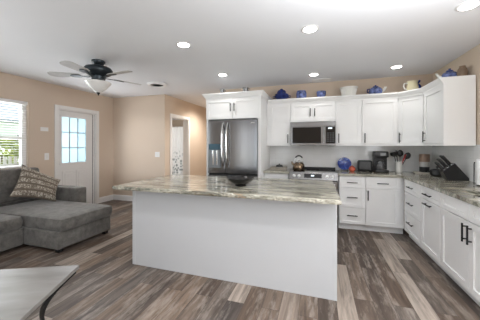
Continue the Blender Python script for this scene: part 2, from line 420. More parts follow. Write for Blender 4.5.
# ------------------------------------------------------------------ hall room beyond: curtain
def curtain_mat():
    q = N('curtain_print'); mp = q.coords()
    vz = q.n('ShaderNodeTexVoronoi'); vz.inputs['Scale'].default_value = 9; q.l(mp, 0, vz, 'Vector')
    r = q.ramp([(.3, (.30, .33, .33)), (.5, (.8, .8, .8))]); q.l(vz, 'Distance', r, 0)
    sx = q.n('ShaderNodeSeparateXYZ'); q.l(mp, 0, sx, 0)
    mr = q.n('ShaderNodeMapRange'); mr.inputs[1].default_value = .75; mr.inputs[2].default_value = 1.35; q.l(sx, 2, mr, 0)
    mx = q.n('ShaderNodeMix', data_type='RGBA'); q.l(mr, 0, mx, 0); q.l(r, 0, mx, 6); mx.inputs[7].default_value = (.82, .82, .82, 1)
    q.l(mx, 2, q.b, 'Base Color'); q.b.inputs['Roughness'].default_value = .8
    return q.m
ct = thing('curtain', 'white curtain with grey print along its lower half in the room past the hall', 'curtain', (-5.0, 8.6, 0))
b = MB(); rings = []
for zz in (.05, .6, 1.2, 1.8, 2.12):
    rings.append(b.ring([(-1.5+k*.03, .035*sin(k*.9), zz) for k in range(90)]))
b.skin(rings, closed=False)
b.build('cloth', curtain_mat(), ct, True)
MB().tube([(-2.975, 0, 2.132), (1.455, 0, 2.132)], .014).build('rod', CHROME, ct)
t = thing('ceiling_lamp', 'dark ceiling fixture seen through the open hall doorway', 'ceiling lamp', (-5.0, 7.7, H))
MB().lathe([(0, -.001), (.06, -.001), (.06, -.03), (.02, -.04), (.02, -.1), (.12, -.12), (.12, -.16), (.04, -.18), (0, -.18)]).build('housing', BLK, t, True)

# ------------------------------------------------------------------ cabinets
def shaker(x0, x1, z0, z1, name, parent, rail=.057, th=.02):
    b = MB(); r = min(rail, (z1-z0)*.3)
    b.box(x0, x0+rail, -th, 0, z0, z1, .0015); b.box(x1-rail, x1, -th, 0, z0, z1, .0015)
    b.box(x0+rail-.001, x1-rail+.001, -th, 0, z0, z0+r, .0015); b.box(x0+rail-.001, x1-rail+.001, -th, 0, z1-r, z1, .0015)
    b.box(x0+rail-.002, x1-rail+.002, -th+.013, -.001, z0+r-.002, z1-r+.002)
    return b.build(name, WHITE, parent)
def pull(parent, c, L, vertical, th=.02, r=.0075):
    b = MB(); x, z = c; o = -th-.03
    if vertical:
        b.tube([(x, o, z-L/2), (x, o, z+L/2)], r, 10)
        for s_ in (-1, 1): b.tube([(x, -th, z+s_*L*.34), (x, o, z+s_*L*.34)], r*.8, 8)
    else:
        b.tube([(x-L/2, o, z), (x+L/2, o, z)], r, 10)
        for s_ in (-1, 1): b.tube([(x+s_*L*.34, -th, z), (x+s_*L*.34, o, z)], r*.8, 8)
    return b.build('handle', BLK, parent, True)
def base_cabinet(label, loc, rz, w, fronts, depth=.6, toe=True):
    t = thing('base_cabinet', label, 'cabinet', loc, rz)
    MB().box(0, w, 0, depth, .10, .874).build('carcass', WHITE, t)
    MB().box(0, w, .055, depth, 0, .10).build('toe_kick', WHITE, t)
    for f in fronts:
        kind, x0, x1, z0, z1, hd = f
        d = shaker(x0+.0025, x1-.0025, z0+.0025, z1-.0025, kind, t, .045 if kind == 'drawer' else .06)
        if hd: pull(d, (hd[0], hd[1]), hd[2], hd[3])
    return t
YF = 4.276    # carcass front; door faces stand .02 proud
XF = 1.244
# back run
base_cabinet('white base cabinet between fridge panel and range', (-.923, YF, 0), 0, .441,
    [('drawer', .02, .43, .69, .868, (.225, .78, .16, False)), ('door', .02, .43, .105, .685, (.38, .58, .15, True))])
base_cabinet('white three-drawer base cabinet right of the range', (.322, YF, 0), 0, .39,
    [('drawer', .012, .388, .69, .868, (.195, .772, .155, False)), ('drawer', .012, .388, .372, .686, (.195, .534, .155, False)), ('drawer', .012, .388, .105, .368, (.195, .245, .155, False))])
base_cabinet('white corner base cabinet with one drawer over one door below coffee maker', (.714, YF, 0), 0, .529,
    [('drawer', .003, .475, .69, .868, (.235, .775, .155, False)), ('door', .003, .475, .105, .686, (.032, .58, .155, True))])
# right run (local x runs toward the camera)
rz = -pi/2
base_cabinet('white three-drawer base cabinet starting the right-hand run at the corner', (XF, 4.252, 0), rz, .655,
    [('drawer', .05, .652, .69, .868, (.335, .778, .2, False)), ('drawer', .05, .652, .40, .686, (.335, .55, .2, False)), ('drawer', .05, .652, .105, .396, (.335, .275, .2, False))], depth=.57)
base_cabinet('white base cabinet with one drawer and a pull-out door carrying a level handle', (XF, 3.596, 0), rz, .511,
    [('drawer', .003, .508, .715, .868, (.235, .782, .2, False)), ('door', .003, .508, .105, .711, (.235, .668, .2, False))], depth=.57)
t = base_cabinet('white double-door sink base cabinet nearest the camera on the right', (XF, 3.084, 0), rz, 1.024,
    [('false_front', .003, .512, .715, .868, None), ('false_front', .512, 1.021, .715, .868, None),
     ('door', .003, .512, .105, .711, (.475, .605, .16, True)), ('door', .512, 1.021, .105, .711, (.552, .605, .16, True))], depth=.57)
for c in kids(t):
    if c.name.startswith('carcass'):   # open-topped box so that the sink can hang in it
        b = MB(); b.box(0, 1.024, 0, .018, .10, .874); b.box(0, .018, .018, .57, .10, .874); b.box(1.006, 1.024, .018, .57, .10, .874); b.box(.018, 1.006, .018, .57, .10, .118); b.box(.018, 1.006, .555, .57, .118, .874)
        me = bpy.data.meshes.new('carcass'); b.bm.to_mesh(me); me.materials.append(WHITE); c.data = me
# worktops
tw = MB(); tw.box(-.924, -.4745, 4.225, 4.878, .876, .914, .004)
tag(tw.build('worktop', GRANX), 'short veined stone worktop between fridge panel and range', 'worktop')
tw = MB(); tw.box(.3105, 1.199, 4.225, 4.878, .876, .914); tw.box(1.199, 1.818, 2.955, 4.878, .876, .914)
tw.box(1.199, 1.325, 2.195, 2.955, .876, .914); tw.box(1.755, 1.818, 2.195, 2.955, .876, .914); tw.box(1.199, 1.818, 2.05, 2.195, .876, .914)
tag(tw.build('worktop', GRANY), 'long L-shaped veined stone worktop round the right corner', 'worktop')
t = thing('sink', 'steel undermount sink let into the right-hand worktop', 'sink', (1.54, 2.575, .875))
b = MB(); b.box(-.222, -.214, -.388, .388, -.2, 0); b.box(.214, .222, -.388, .388, -.2, 0); b.box(-.214, .214, -.388, -.38, -.2, 0); b.box(-.214, .214, .38, .388, -.2, 0); b.box(-.222, .222, -.388, .388, -.21, -.2)
b.build('basin', STEELH, t)
MB().lathe([(0, .001), (.045, .001), (.045, .004), (.03, .005), (0, .003)], (0, 0, -.2)).build('drain', CHROME, t, True)

# wall cabinets
def upper(label, loc, rz, w, fronts, z0=1.385, depth=.335, extra=None):
    t = thing('wall_cabinet', label, 'cabinet', loc, rz)
    b = MB(); b.box(0, w, 0, depth, z0, 2.2); b.build('carcass', WHITE, t)
    for (x0, x1, za, zb, hd) in fronts:
        d = shaker(x0+.002, x1-.002, za, zb, 'door', t)
        if hd: pull(d, (hd[0], hd[1]), hd[2], True)
    return t
YU = 4.55
upper('white wall cabinet between fridge panel and microwave', (-.922, YU, 0), 0, .438, [(.045, .436, 1.393, 2.128, (.395, 1.49, .16))])
upper('short white two-door wall cabinet over the microwave', (-.483, YU, 0), 0, .776, [(.004, .388, 1.795, 2.128, (.35, 1.957, .14)), (.388, .772, 1.795, 2.128, (.426, 1.957, .14))], z0=1.79)
upper('white single-door wall cabinet right of the microwave', (.294, YU, 0), 0, .409, [(.004, .405, 1.393, 2.128, (.045, 1.49, .16))])
upper('wide white single-door wall cabinet above toaster and coffee maker', (.704, YU, 0), 0, .531, [(.004, .518, 1.393, 2.128, (.042, 1.49, .16))])
# diagonal corner cabinet
t = thing('wall_cabinet', 'white diagonal corner wall cabinet', 'cabinet', (1.249, 4.564, 0), -pi/4)
Minv = (Matrix.Translation((1.249, 4.564, 0)) @ Matrix.Rotation(-pi/4, 4, 'Z')).inverted()
poly = [(1.237, 4.552), (1.249, 4.552), (1.507, 4.294), (1.507, 4.271), (1.817, 4.271), (1.817, 4.876), (1.237, 4.876)]
b = MB(); b.prism(poly, 1.385, 2.2, M=Minv); b.build('carcass', WHITE, t)
d = shaker(.012, .362, 1.393, 2.128, 'door', t); pull(d, (.04, 1.49), .16, True)
t = upper('white end wall cabinet on the right wall with a plain side panel', (1.515, 4.268, 0), -pi/2, .575, [(.008, .572, 1.393, 2.128, (.045, 1.49, .16))], depth=.302)
MB().box(.576, .596, -.02, .302, 1.36, 2.218, .001).build('end_panel', WHITE, t)
# crown and light rail
path = [(-.900, 4.53), (1.241, 4.53), (1.495, 4.276), (1.495, 3.672)]
CP = [(-.02, 2.128), (.006, 2.128), (.008, 2.15), (.022, 2.165), (.04, 2.195), (.046, 2.20), (.046, 2.218), (-.02, 2.218)]
tag(MB().sweep(path, CP).build('crown_moulding', WHITE), 'white crown moulding stepping along the tops of the wall cabinets', 'moulding')
b = MB(); LP = [(-.02, 1.36), (-.002, 1.36), (-.002, 1.384), (-.02, 1.384)]
b.sweep([(-.922, 4.532), (-.484, 4.532)], LP); b.build('light_rail', WHITE)
tag(bpy.data.objects['light_rail'], 'short white light rail under the wall cabinet left of the microwave', 'moulding')
b = MB(); b.sweep([(.294, 4.532), (1.241, 4.532), (1.497, 4.276), (1.497, 3.672), (1.817, 3.672)], LP)
tag(b.build('light_rail', WHITE), 'long white light rail under the wall cabinets round the corner', 'moulding')
# fridge housing
t = thing('fridge_cabinet', 'deep white cabinet and tall side panels boxing in the fridge', 'cabinet', (-1.95, 4.06, 0))
MB().box(0, .035, 0, .825, 0, 2.21, .001).build('side_panel', WHITE, t)
MB().box(.97, 1.025, 0, .825, 0, 2.21, .001).build('side_panel', WHITE, t)
MB().box(.036, .969, 0, .82, 1.836, 2.21).build('carcass', WHITE, t)
for x0, x1, hx in ((.004, .513, .48), (.516, .985, .55)):
    d = shaker(x0, x1, 1.838, 2.195, 'door', t); pull(d, (hx, 2.04), .145, True)
MB().box(.987, 1.024, -.02, -.0005, 1.838, 2.195).build('stile', WHITE, t)
b = MB(); b.sweep([(0, .825), (0, -.02), (1.025, -.02), (1.025, .825)], [(-.005, 2.205), (.006, 2.205), (.008, 2.222), (.022, 2.236), (.044, 2.272), (.05, 2.276), (.05, 2.296), (-.02, 2.296), (-.02, 2.21)])
b.build('crown', WHITE, t)
MB().box(.012, 1.012, 0, .8, 2.2105, 2.285).build('top_board', WHITE, t)

# ------------------------------------------------------------------ fridge
t = thing('refrigerator', 'grey stainless refrigerator with bowed handles and door dispenser', 'refrigerator', (-1.437, 4.0, 0))
MB().box(-.452, .452, .062, .84, .015, 1.815, .004).build('body', mat('fridge_side_grey', (.16, .16, .165), .5, .3, noise=.03), t)
def fdoor(x0, x1, z0, z1, name):
    b = MB(); n = 14; rings = []
    for zz in (z0, z0+.006, z1-.006, z1):
        ins = .006 if zz in (z0, z1) else 0
        pts = [(x0+ins+(x1-x0-2*ins)*k/n, ins-.003*sin(pi*k/n)**.6 if 0 < k < n else ins, zz) for k in range(n+1)]
        pts += [(x1-ins, .058, zz), (x0+ins, .058, zz)]
        rings.append(b.ring(pts))
    b.skin(rings); return b.build(name, STEEL, t, True)
dl = fdoor(-.453, -.128, .872, 1.812, 'door')
drr = fdoor(-.120, .453, .872, 1.812, 'door')
fd = fdoor(-.453, .453, .08, .838, 'freezer_drawer')
MB().box(-.445, .445, .03, .1, .836, .874).build('drawer_gap_shade', DARK, t)  # dark strip stands in for shade between the doors and the freezer drawer
MB().box(-.43, .43, .04, .1, .015, .078).build('kick_grille', DARK, t)
def bow(x, par):
    b = MB(); pts = []
    for k in range(17):
        u = k/16; pts.append((x, -.008-.062*min(1, sin(pi*u)*2.2)**.8-.012*sin(pi*u), .99+.77*u))
    b.tube(pts, .0135, 10); b.build('handle', CHROME, par, True)
bow(-.155, dl); bow(-.072, drr)
pn = MB().box(-.435, -.205, -.020, .0, 1.29, 1.395, .004).build('dispenser_panel', mat('dispenser_blue_glass', (.07, .13, .17), .12, noise=.1, nscale=6), dl)
b = MB(); b.box(-.435, -.420, -.020, 0, .97, 1.289); b.box(-.220, -.205, -.020, 0, .97, 1.289); b.box(-.420, -.220, -.020, 0, .97, .99); b.box(-.42, -.22, -.013, -.008, .99, 1.289)
b.build('dispenser_recess', mat('dispenser_grey', (.22, .235, .25), .35, .4, noise=.06, nscale=8), dl)
b = MB(); b.box(-.36, -.335, -.019, -.010, 1.02, 1.28, .004); b.box(-.285, -.26, -.019, -.010, 1.02, 1.28, .004); b.build('dispenser_paddle', CHROME, dl)
MB().box(.345, .415, -.008, .004, 1.742, 1.756, .002).build('badge', CHROME, drr)
MB().box(-.44, -.36, .02, .12, 1.8155, 1.818, .004).build('hinge_cover', DARK, t); MB().box(.36, .44, .02, .12, 1.8155, 1.818, .004).build('hinge_cover', DARK, t)

# ------------------------------------------------------------------ range
t = thing('range', 'stainless slide-in electric range with front knobs and black glass top', 'range', (-.083, 4.2, 0))
MB().box(-.386, .386, .04, .672, .02, .905).build('body', mat('range_side', (.05, .05, .05), .4, noise=.05), t)
MB().box(-.388, .388, .06, .62, .905, .918, .003).build('cooktop', GLOSSB, t)
BURN = mat('burner_grey', (.2, .2, .2), .4, noise=.05)
for (x, y, r) in ((-.2, .2, .1), (.2, .2, .09), (-.2, .45, .075), (.2, .45, .1)):
    n = 40; a0 = [(x+r*cos(2*pi*k/n), y+r*sin(2*pi*k/n), .9185) for k in range(n)]; a1 = [(x+(r-.004)*cos(2*pi*k/n), y+(r-.004)*sin(2*pi*k/n), .9185) for k in range(n)]
    b = MB(); b.skin([[b.bm.verts.new(v) for v in a0], [b.bm.verts.new(v) for v in a1]], True, False); b.build('burner_ring', BURN, t)
MB().box(-.388, .388, .62, .672, .905, .955, .004).build('rear_trim', BLK, t)
cp = MB(); cp.prism([(-.005, .80), (-.005, .79), (.07, .79), (.07, .917), (.045, .917)], -.388, .388, M=Matrix(((0, 0, 1, 0), (1, 0, 0, 0), (0, 1, 0, 0), (0, 0, 0, 1))))
cpo = cp.build('control_panel', STEELH, t)
tilt = math.atan2(.117, .05)   # panel slope
def onpanel(x, u):  # u 0..1 up the slope
    return Vector((x, -.005+.05*u, .80+.117*u))
nrm = Vector((0, -.117, .05)).normalized()
Mp = lambda x, u: Matrix.Translation(onpanel(x, u)) @ nrm.to_track_quat('Z', 'Y').to_matrix().to_4x4()
MB().box(-.14, .14, -.036, .036, .0005, .004, .001, M=Mp(.0, .5)).build('display', GLOSSB, cpo)
MB().box(-.03, .02, -.008, .012, .0042, .005, M=Mp(.0, .5)).build('clock_digits', emis('pale_digits', (.8, .9, 1), 1.0), cpo)
KNOB = mat('pale_knob', (.78, .78, .77), .3, .2, noise=.02)
for kx in (-.305, -.225, .225, .305):
    MB().lathe([(0, 0), (.026, 0), (.026, .006), (.021, .008), (.019, .026), (.017, .03), (0, .03)], n=20, M=Mp(kx, .45)).build('knob', KNOB, cpo, True)
od = MB().box(-.384, .384, -.002, .038, .235, .78, .004).build('oven_door', STEELH, t)
MB().box(-.33, .37, -.006, -.001, .30, .66, .002).build('oven_window', GLOSSB, od)
b = MB(); b.tube([(-.34, -.05, .735), (.34, -.05, .735)], .012, 12)
for s_ in (-.3, .3): b.tube([(s_, -.003, .735), (s_, -.05, .735)], .009, 8)
b.build('handle', CHROME, od, True)
MB().box(-.384, .384, -.002, .038, .09, .228, .004).build('drawer', STEELH, t)
MB().box(-.37, .37, .05, .09, .0, .085).build('kick_plate', DARK, t)

# microwave
t = thing('microwave', 'stainless over-the-range microwave with dark glass door', 'microwave', (-.095, 4.47, 1.368))
MB().box(-.384, .384, .03, .404, .0, .414, .003).build('body', mat('microwave_case', (.08, .08, .08), .5, noise=.05), t)
MB().box(-.384, .384, .0, .03, .335, .414, .003).build('top_vent', STEELH, t)
d = MB(); d.box(-.384, -.345, 0, .03, 0, .334); d.box(.145, .212, 0, .03, 0, .334); d.box(-.345, .145, 0, .03, 0, .038); d.box(-.345, .145, 0, .03, .322, .334)
d = d.build('door', STEELH, t)
MB().box(-.346, .146, .004, .028, .037, .323).build('window', GLOSSB, d)
b = MB(); b.tube([(.19, -.035, .03), (.19, -.035, .33)], .011, 12)
for z in (.05, .31): b.tube([(.19, 0, z), (.19, -.035, z)], .008, 8)
b.build('handle', STEELH, d, True)
cpm = MB(); cpm.box(.214, .384, 0, .03, 0, .334, .002); cpm = cpm.build('control_panel', STEELH, t)
MB().box(.224, .374, -.003, .002, .03, .325, .001).build('keypad_glass', GLOSSB, cpm)
MB().box(.26, .325, -.004, -.002, .285, .306).build('clock_display', emis('white_clock', (.85, .95, 1), 1.2), cpm)
b = MB()
for i in range(3):
    for j in range(5): b.box(.245+i*.042, .272+i*.042, -.0038, -.002, .06+j*.036, .078+j*.036)
b.build('keys', mat('key_grey', (.07, .072, .075), .4, noise=.05), cpm)

# ------------------------------------------------------------------ island
t = thing('kitchen_island', 'long kitchen island with plain white panelled front and stone top', 'island', (-.95, 2.28, 0))
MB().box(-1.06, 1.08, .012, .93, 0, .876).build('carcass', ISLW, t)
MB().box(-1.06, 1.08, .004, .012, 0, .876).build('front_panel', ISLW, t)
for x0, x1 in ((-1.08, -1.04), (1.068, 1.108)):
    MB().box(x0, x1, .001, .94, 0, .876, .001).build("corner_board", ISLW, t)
def slab(x0, x1, y0, y1, z0, z1):
    b = MB(); rnd = random.Random(4); n = 150
    per = []
    for k in range(n): per.append((x0+(x1-x0)*k/n, y0))
    for k in range(50): per.append((x1, y0+(y1-y0)*k/50))
    for k in range(n): per.append((x1-(x1-x0)*k/n, y1))
    for k in range(50): per.append((x0, y1-(y1-y0)*k/50))
    cx, cy = (x0+x1)/2, (y0+y1)/2; rings = []
    for zz, amp, ins in ((z0, .003, .004), (z0+.012, .005, 0), (z0+.026, .005, 0), (z1-.003, .003, .002), (z1, .0, .007)):
        r = []
        for x, y in per:
            o = rnd.uniform(-amp, amp)-ins
            sx = 1 if x > cx else -1; sy = 1 if y > cy else -1
            ex = abs(x-x0) < 1e-6 or abs(x-x1) < 1e-6; ey = abs(y-y0) < 1e-6 or abs(y-y1) < 1e-6
            r.append((x+(sx*o if ex else 0), y+(sy*o if ey else 0), zz))
        rings.append(b.ring(r))
    b.skin(rings); return b
slab(-1.212, 1.128, -.153, 1.017, .876, .914).build('countertop', GRANX, t)
# bowl
t = thing('bowl', 'wide shallow black bowl sitting on the island top', 'bowl', (-.825, 2.585, .9145))
MB().lathe([(0, 0), (.062, 0), (.065, .008), (.057, .014), (.113, .042), (.155, .08), (.161, .09), (.156, .092), (.148, .08), (.107, .049), (.045, .026), (0, .022)], n=40).build('body', mat('black_glazed', (.015, .014, .014), .22, noise=.3, nscale=20), t, True)

# ------------------------------------------------------------------ sectional sofa
t = thing('sectional_sofa', 'grey fabric sectional sofa with a chaise in the left corner', 'sofa', (0, 0, 0))
def cushion(x0, x1, y0, y1, z0, z1, puff=.02, bev=.045):
    b = MB(); n = 16; m = 14
    rings = []
    hx, hy = (x1-x0)/2, (y1-y0)/2; cx, cy = (x0+x1)/2, (y0+y1)/2
    per = []
    k = 12
    for s_ in range(4):
        for i in range(k):
            u = -1+2*i/k
            per.append([(u, -1), (1, u), (-u, 1), (-1, -u)][s_])
    def shape(ins, z, sc=1.0):
        pts = []
        for u, v in per:
            # rounded square
            px, py = u*(hx-ins)*sc, v*(hy-ins)*sc
            r = .05
            ax, ay = abs(px)-(hx-ins)*sc+r, abs(py)-(hy-ins)*sc+r
            if ax > 0 and ay > 0:
                L = math.hypot(ax, ay)
                if L > r: px -= math.copysign(ax*(1-r/L), px); py -= math.copysign(ay*(1-r/L), py)
            pts.append((cx+px, cy+py, z))
        return pts
    rings.append(b.ring(shape(bev*.6, z0)))
    rings.append(b.ring(shape(0.008, z0+bev*.5)))
    rings.append(b.ring(shape(0, (z0+z1)/2)))
    rings.append(b.ring(shape(0.006, z1-bev*.8)))
    rings.append(b.ring(shape(bev*.3, z1-bev*.25)))
    rings.append(b.ring(shape(bev*.9, z1)))
    for q in (.85, .6, .3, .05):
        rings.append(b.ring(shape(bev*.9, z1+puff*(1-q*q), q)))
    b.skin(rings); return b
b = MB(); b.box(-4.86, -3.10, 2.20, 3.02, .045, .27, .02, 3); b.build('chaise_base', SOFA, t, True)
b = MB(); b.box(-4.86, -3.72, .6, 2.195, .045, .27, .02, 3); b.build('seat_base', SOFA, t, True)
cushion(-4.62, -3.06, 2.205, 3.035, .272, .43, .022, .03).build('chaise_cushion', SOFA, t, True)
cushion(-4.62, -3.69, 1.42, 2.19, .272, .435, .02).build('seat_cushion', SOFA, t, True)
cushion(-4.62, -3.69, .64, 1.41, .272, .435, .02).build('seat_cushion', SOFA, t, True)
MB().box(-4.90, -4.66,   .45, 3.04, .045, .82, .04, 3).build('back_frame', SOFA, t, True)
Mb = Matrix.Translation((-4.62, 0, .43)) @ Matrix.Rotation(R(-14), 4, 'Y')
for y0, y1 in ((.62, 1.39), (1.41, 2.18), (2.2, 3.02)):
    b = cushion(0, .54, y0, y1, -.10, .10, .03, .06)
    bmesh.ops.transform(b.bm, matrix=Matrix.Translation((-4.67, 0, .45)) @ Matrix.Rotation(R(-102), 4, 'Y') , verts=b.bm.verts)
    b.build('back_cushion', SOFA, t, True)
MB().box(-4.90, -3.86, 3.045, 3.24, .045, .645, .025, 3).build('arm', SOFA, t, True)
MB().box(-4.90, -3.72, .38, .6, .045, .64, .03, 3).build('arm', SOFA, t, True)
for x, y in ((-3.16, 2.26), (-3.16, 2.96), (-3.78, .7), (-4.8, 3.16), (-4.8, .7), (-3.93, 3.18)):
    MB().box(x-.03, x+.03, y-.03, y+.03, 0, .05).build('foot', BLK, t)
# script cushion
def script_mat():
    q = N('script_print')
    uv = q.n('ShaderNodeUVMap'); mp = q.n('ShaderNodeMapping'); q.l(uv, 0, mp, 0)
    sx = q.n('ShaderNodeSeparateXYZ'); q.l(mp, 0, sx, 0)
    rowm = q.n('ShaderNodeMath', operation='MULTIPLY'); rowm.inputs[1].default_value = 5; q.l(sx, 1, rowm, 0)
    fr = q.n('ShaderNodeMath', operation='FRACT'); q.l(rowm, 0, fr, 0)
    ce = q.n('ShaderNodeMath', operation='SUBTRACT'); ce.inputs[1].default_value = .5; q.l(fr, 0, ce, 0)
    ab = q.n('ShaderNodeMath', operation='ABSOLUTE'); q.l(ce, 0, ab, 0)
    lt = q.n('ShaderNodeMath', operation='LESS_THAN'); lt.inputs[1].default_value = .33; q.l(ab, 0, lt, 0)
    m2 = q.n('ShaderNodeMapping'); m2.inputs['Scale'].default_value = (26, 13, 1); m2.inputs['Rotation'].default_value = (0, 0, .25); q.l(uv, 0, m2, 0)
    nz = q.n('ShaderNodeTexNoise'); nz.inputs['Scale'].default_value = 1; nz.inputs['Detail'].default_value = 1; nz.inputs['Distortion'].default_value = 1.2; q.l(m2, 0, nz, 'Vector')
    d0 = q.n('ShaderNodeMath', operation='SUBTRACT'); d0.inputs[1].default_value = .5; q.l(nz, 0, d0, 0)
    d1 = q.n('ShaderNodeMath', operation='ABSOLUTE'); q.l(d0, 0, d1, 0)
    l2 = q.n('ShaderNodeMath', operation='LESS_THAN'); l2.inputs[1].default_value = .05; q.l(d1, 0, l2, 0)
    mu = q.n('ShaderNodeMath', operation='MULTIPLY'); q.l(lt, 0, mu, 0); q.l(l2, 0, mu, 1)
    mx = q.n('ShaderNodeMix', data_type='RGBA'); q.l(mu, 0, mx, 0)
    mx.inputs[6].default_value = (.135, .108, .083, 1); mx.inputs[7].default_value = (.52, .48, .41, 1)
    q.l(mx, 2, q.b, 'Base Color'); q.b.inputs['Roughness'].default_value = .95
    return q.m
def pillow():
    BL, BR, TR, TL = Vector((-4.28, 2.38, .63)), Vector((-4.2, 2.89, .47)), Vector((-4.40, 3.10, .74)), Vector((-4.52, 2.66, 1.01))
    cen = (BL+BR+TR+TL)/4+Vector((.06, -.02, .01)); BL, BR, TR, TL = [cen+(p-(BL+BR+TR+TL)/4)*1.16 for p in (BL, BR, TR, TL)]; nr = (BR-BL).cross(TL-BL).normalized()
    if nr.x < 0: nr = -nr
    b = MB(); n = 18; uvl = b.bm.loops.layers.uv.new('UVMap')
    grids = []
    for sgn in (1, -1):
        g = [[None]*(n+1) for _ in range(n+1)]
        for i in range(n+1):
            for j in range(n+1):
                u, v = i/n, j/n; a, c = 2*u-1, 2*v-1
                # edges bow inwards between the corners
                uu = .5+.5*a*(1-.10*(1-c*c)); vv = .5+.5*c*(1-.10*(1-a*a))
                p = BL*(1-uu)*(1-vv)+BR*uu*(1-vv)+TR*uu*vv+TL*(1-uu)*vv
                p = p+nr*sgn*.085*((1-a*a)*(1-c*c))**.45
                edge = i in (0, n) or j in (0, n)
                if sgn < 0 and edge: g[i][j] = grids[0][i][j]
                else: g[i][j] = b.bm.verts.new(p-cen)
        grids.append(g)
        for i in range(n):
            for j in range(n):
                q = [(i, j), (i+1, j), (i+1, j+1), (i, j+1)]
                f = b.bm.faces.new([g[x][y] for x, y in q])
                for lp, (x, y) in zip(f.loops, q): lp[uvl].uv = (x/n, y/n)
    o = b.build('throw_pillow', script_mat(), None, True); o.location = cen
    tag(o, 'taupe throw pillow printed with white script leaning on the grey sofa', 'pillow')
pillow()

# ------------------------------------------------------------------ coffee table
def wash_wood():
    q = N('grey_washed_wood'); mp = q.coords((2.5, 12, 12))
    nz = q.n('ShaderNodeTexNoise'); nz.inputs['Scale'].default_value = 1; nz.inputs['Detail'].default_value = 6; q.l(mp, 0, nz, 'Vector')
    r = q.ramp([(.2, (.115, .104, .094)), (.5, (.178, .166, .155)), (.8, (.235, .222, .21))]); q.l(nz, 0, r, 0); q.l(r, 0, q.b, 'Base Color')
    q.b.inputs['Roughness'].default_value = .38
    return q.m
tx = Vector((-1.754, 1.379)); e1 = Vector((-.466, -.22)).normalized(); ang = math.atan2(-e1.y, -e1.x)
# local: near corner at (+L/2, +W/2)
L, Wd = 1.15, .62
c2 = tx+e1*(L/2)+Vector((.297, -.518)).normalized()*(Wd/2)
t = thing('coffee_table', 'grey-washed wood coffee table on curved black metal legs', 'table', (c2.x, c2.y, 0), ang)
MB().box(-L/2, L/2, -Wd/2, Wd/2, .424, .45, .003).build('tabletop', wash_wood(), t)
b = MB(); q = .012
b.box(-L/2+q, L/2-q, -Wd/2+q, -Wd/2+q+.02, .412, .424); b.box(-L/2+q, L/2-q, Wd/2-q-.02, Wd/2-q, .412, .424); b.box(-L/2+q, -L/2+q+.02, -Wd/2+q, Wd/2-q, .412, .424); b.box(L/2-q-.02, L/2-q, -Wd/2+q, Wd/2-q, .412, .424)
b.build('metal_rim', BLK, t)
for sx in (-1, 1):
    for sy in (-1, 1):
        b = MB(); pts = []
        for k in range(19):
            u = k/18; z = .412*(1-u); s_ = .19*(1-((z-.185)/.225)**2); s_ = max(s_, -.02)
            pts.append((sx*(L/2-.025-s_*.72), sy*(Wd/2-.025-s_*.72), z+.002))
        rings = []
        for i, p in enumerate(pts):
            p = Vector(p); tn = (Vector(pts[min(i+1, 18)])-Vector(pts[max(i-1, 0)])).normalized()
            a = Vector((sx, -sy, 0)).normalized(); c = tn.cross(a).normalized()
            rings.append(b.ring([p+a*.022+c*.009, p-a*.022+c*.009, p-a*.022-c*.009, p+a*.022-c*.009]))
        b.skin(rings); b.build('leg', BLK, t)

# ------------------------------------------------------------------ ceiling items
lamps = [((-1.53, 2.56), 'recessed ceiling downlight nearest the ceiling fan'), ((-.08, 2.62), 'recessed ceiling downlight over the right half of the island'),
         ((-1.54, 3.84), 'recessed ceiling downlight in front of the fridge'), ((-.07, 4.30), 'recessed ceiling downlight in front of the microwave'),
         ((1.14, 4.27), 'recessed ceiling downlight by the corner wall cabinet'), ((1.235, 2.6), 'recessed ceiling downlight at the upper right, over the sink base')]
proto = thing('downlight', lamps[0][1], 'ceiling light', (*lamps[0][0], H), 0, 'recessed kitchen downlights')
MB().lathe([(.0, -.0005), (.088, -.0005), (.09, -.004), (.085, -.008), (.068, -.009), (.066, -.006), (0, -.006)], n=32).build('trim_ring', TRIM, proto, True)
MB().lathe([(0, -.0065), (.068, -.0065), (.066, -.010), (0, -.011)], n=32).build('diffuser', LAMP, proto, True)
for (p, lb) in lamps[1:]: dup(proto, (*p, H), 0, lb)
for (p, lb) in lamps:
    light('SPOT', 'downlight_beam', (p[0], p[1], H-.03), (0, 0, 0), 10, (1, .97, .94), spot_size=R(120), spot_blend=1, shadow_soft_size=.06)
for x in (-1.53, -.08, 1.235):     # the row of ceiling lamps just behind the camera's view
    light('SPOT', 'front_row_beam', (x, 1.2, H-.03), (0, 0, 0), 42, (1, .97, .95), spot_size=R(120), spot_blend=1, shadow_soft_size=.07)
light('SPOT', 'hall_beam', (-2.72, 6.2, H-.03), (0, 0, 0), 120, (1, .95, .87), spot_size=R(160), spot_blend=.8, shadow_soft_size=.06)
t = thing('ceiling_vent', 'round white ceiling vent with dark centre beside the fan', 'vent', (-3.0, 4.03, H))
MB().lathe([(.118, -.0005), (.182, -.0005), (.188, -.008), (.17, -.03), (.135, -.036), (.122, -.028), (.118, -.012)], n=40).build('rim', mat('vent_white', (.92, .92, .92), .4, noise=.01), t, True)
b = MB(); b.lathe([(0, -.001), (.12, -.001), (.12, -.02), (0, -.024)], n=36)
for r in (.035, .06, .088): b.lathe([(r, -.018), (r+.008, -.018), (r+.008, -.03), (r, -.03)], n=28)
b.build('grille', mat('vent_dark', (.10, .10, .10), .6, noise=.05), t)
t = thing('air_register', 'white rectangular ceiling register above the microwave cabinet', 'vent', (.06, 4.70, H))
b = MB(); b.box(-.17, .17, -.085, -.065, -.012, -.0005, .002); b.box(-.17, .17, .065, .085, -.012, -.0005, .002); b.box(-.17, -.15, -.065, .065, -.012, -.0005); b.box(.15, .17, -.065, .065, -.012, -.0005)
b.build('frame', TRIM, t)
b = MB()
for k in range(6): b.box(-.15, .15, -.055+k*.02, -.042+k*.02, -.010, -.002)
b.build('louvres', TRIM, t)
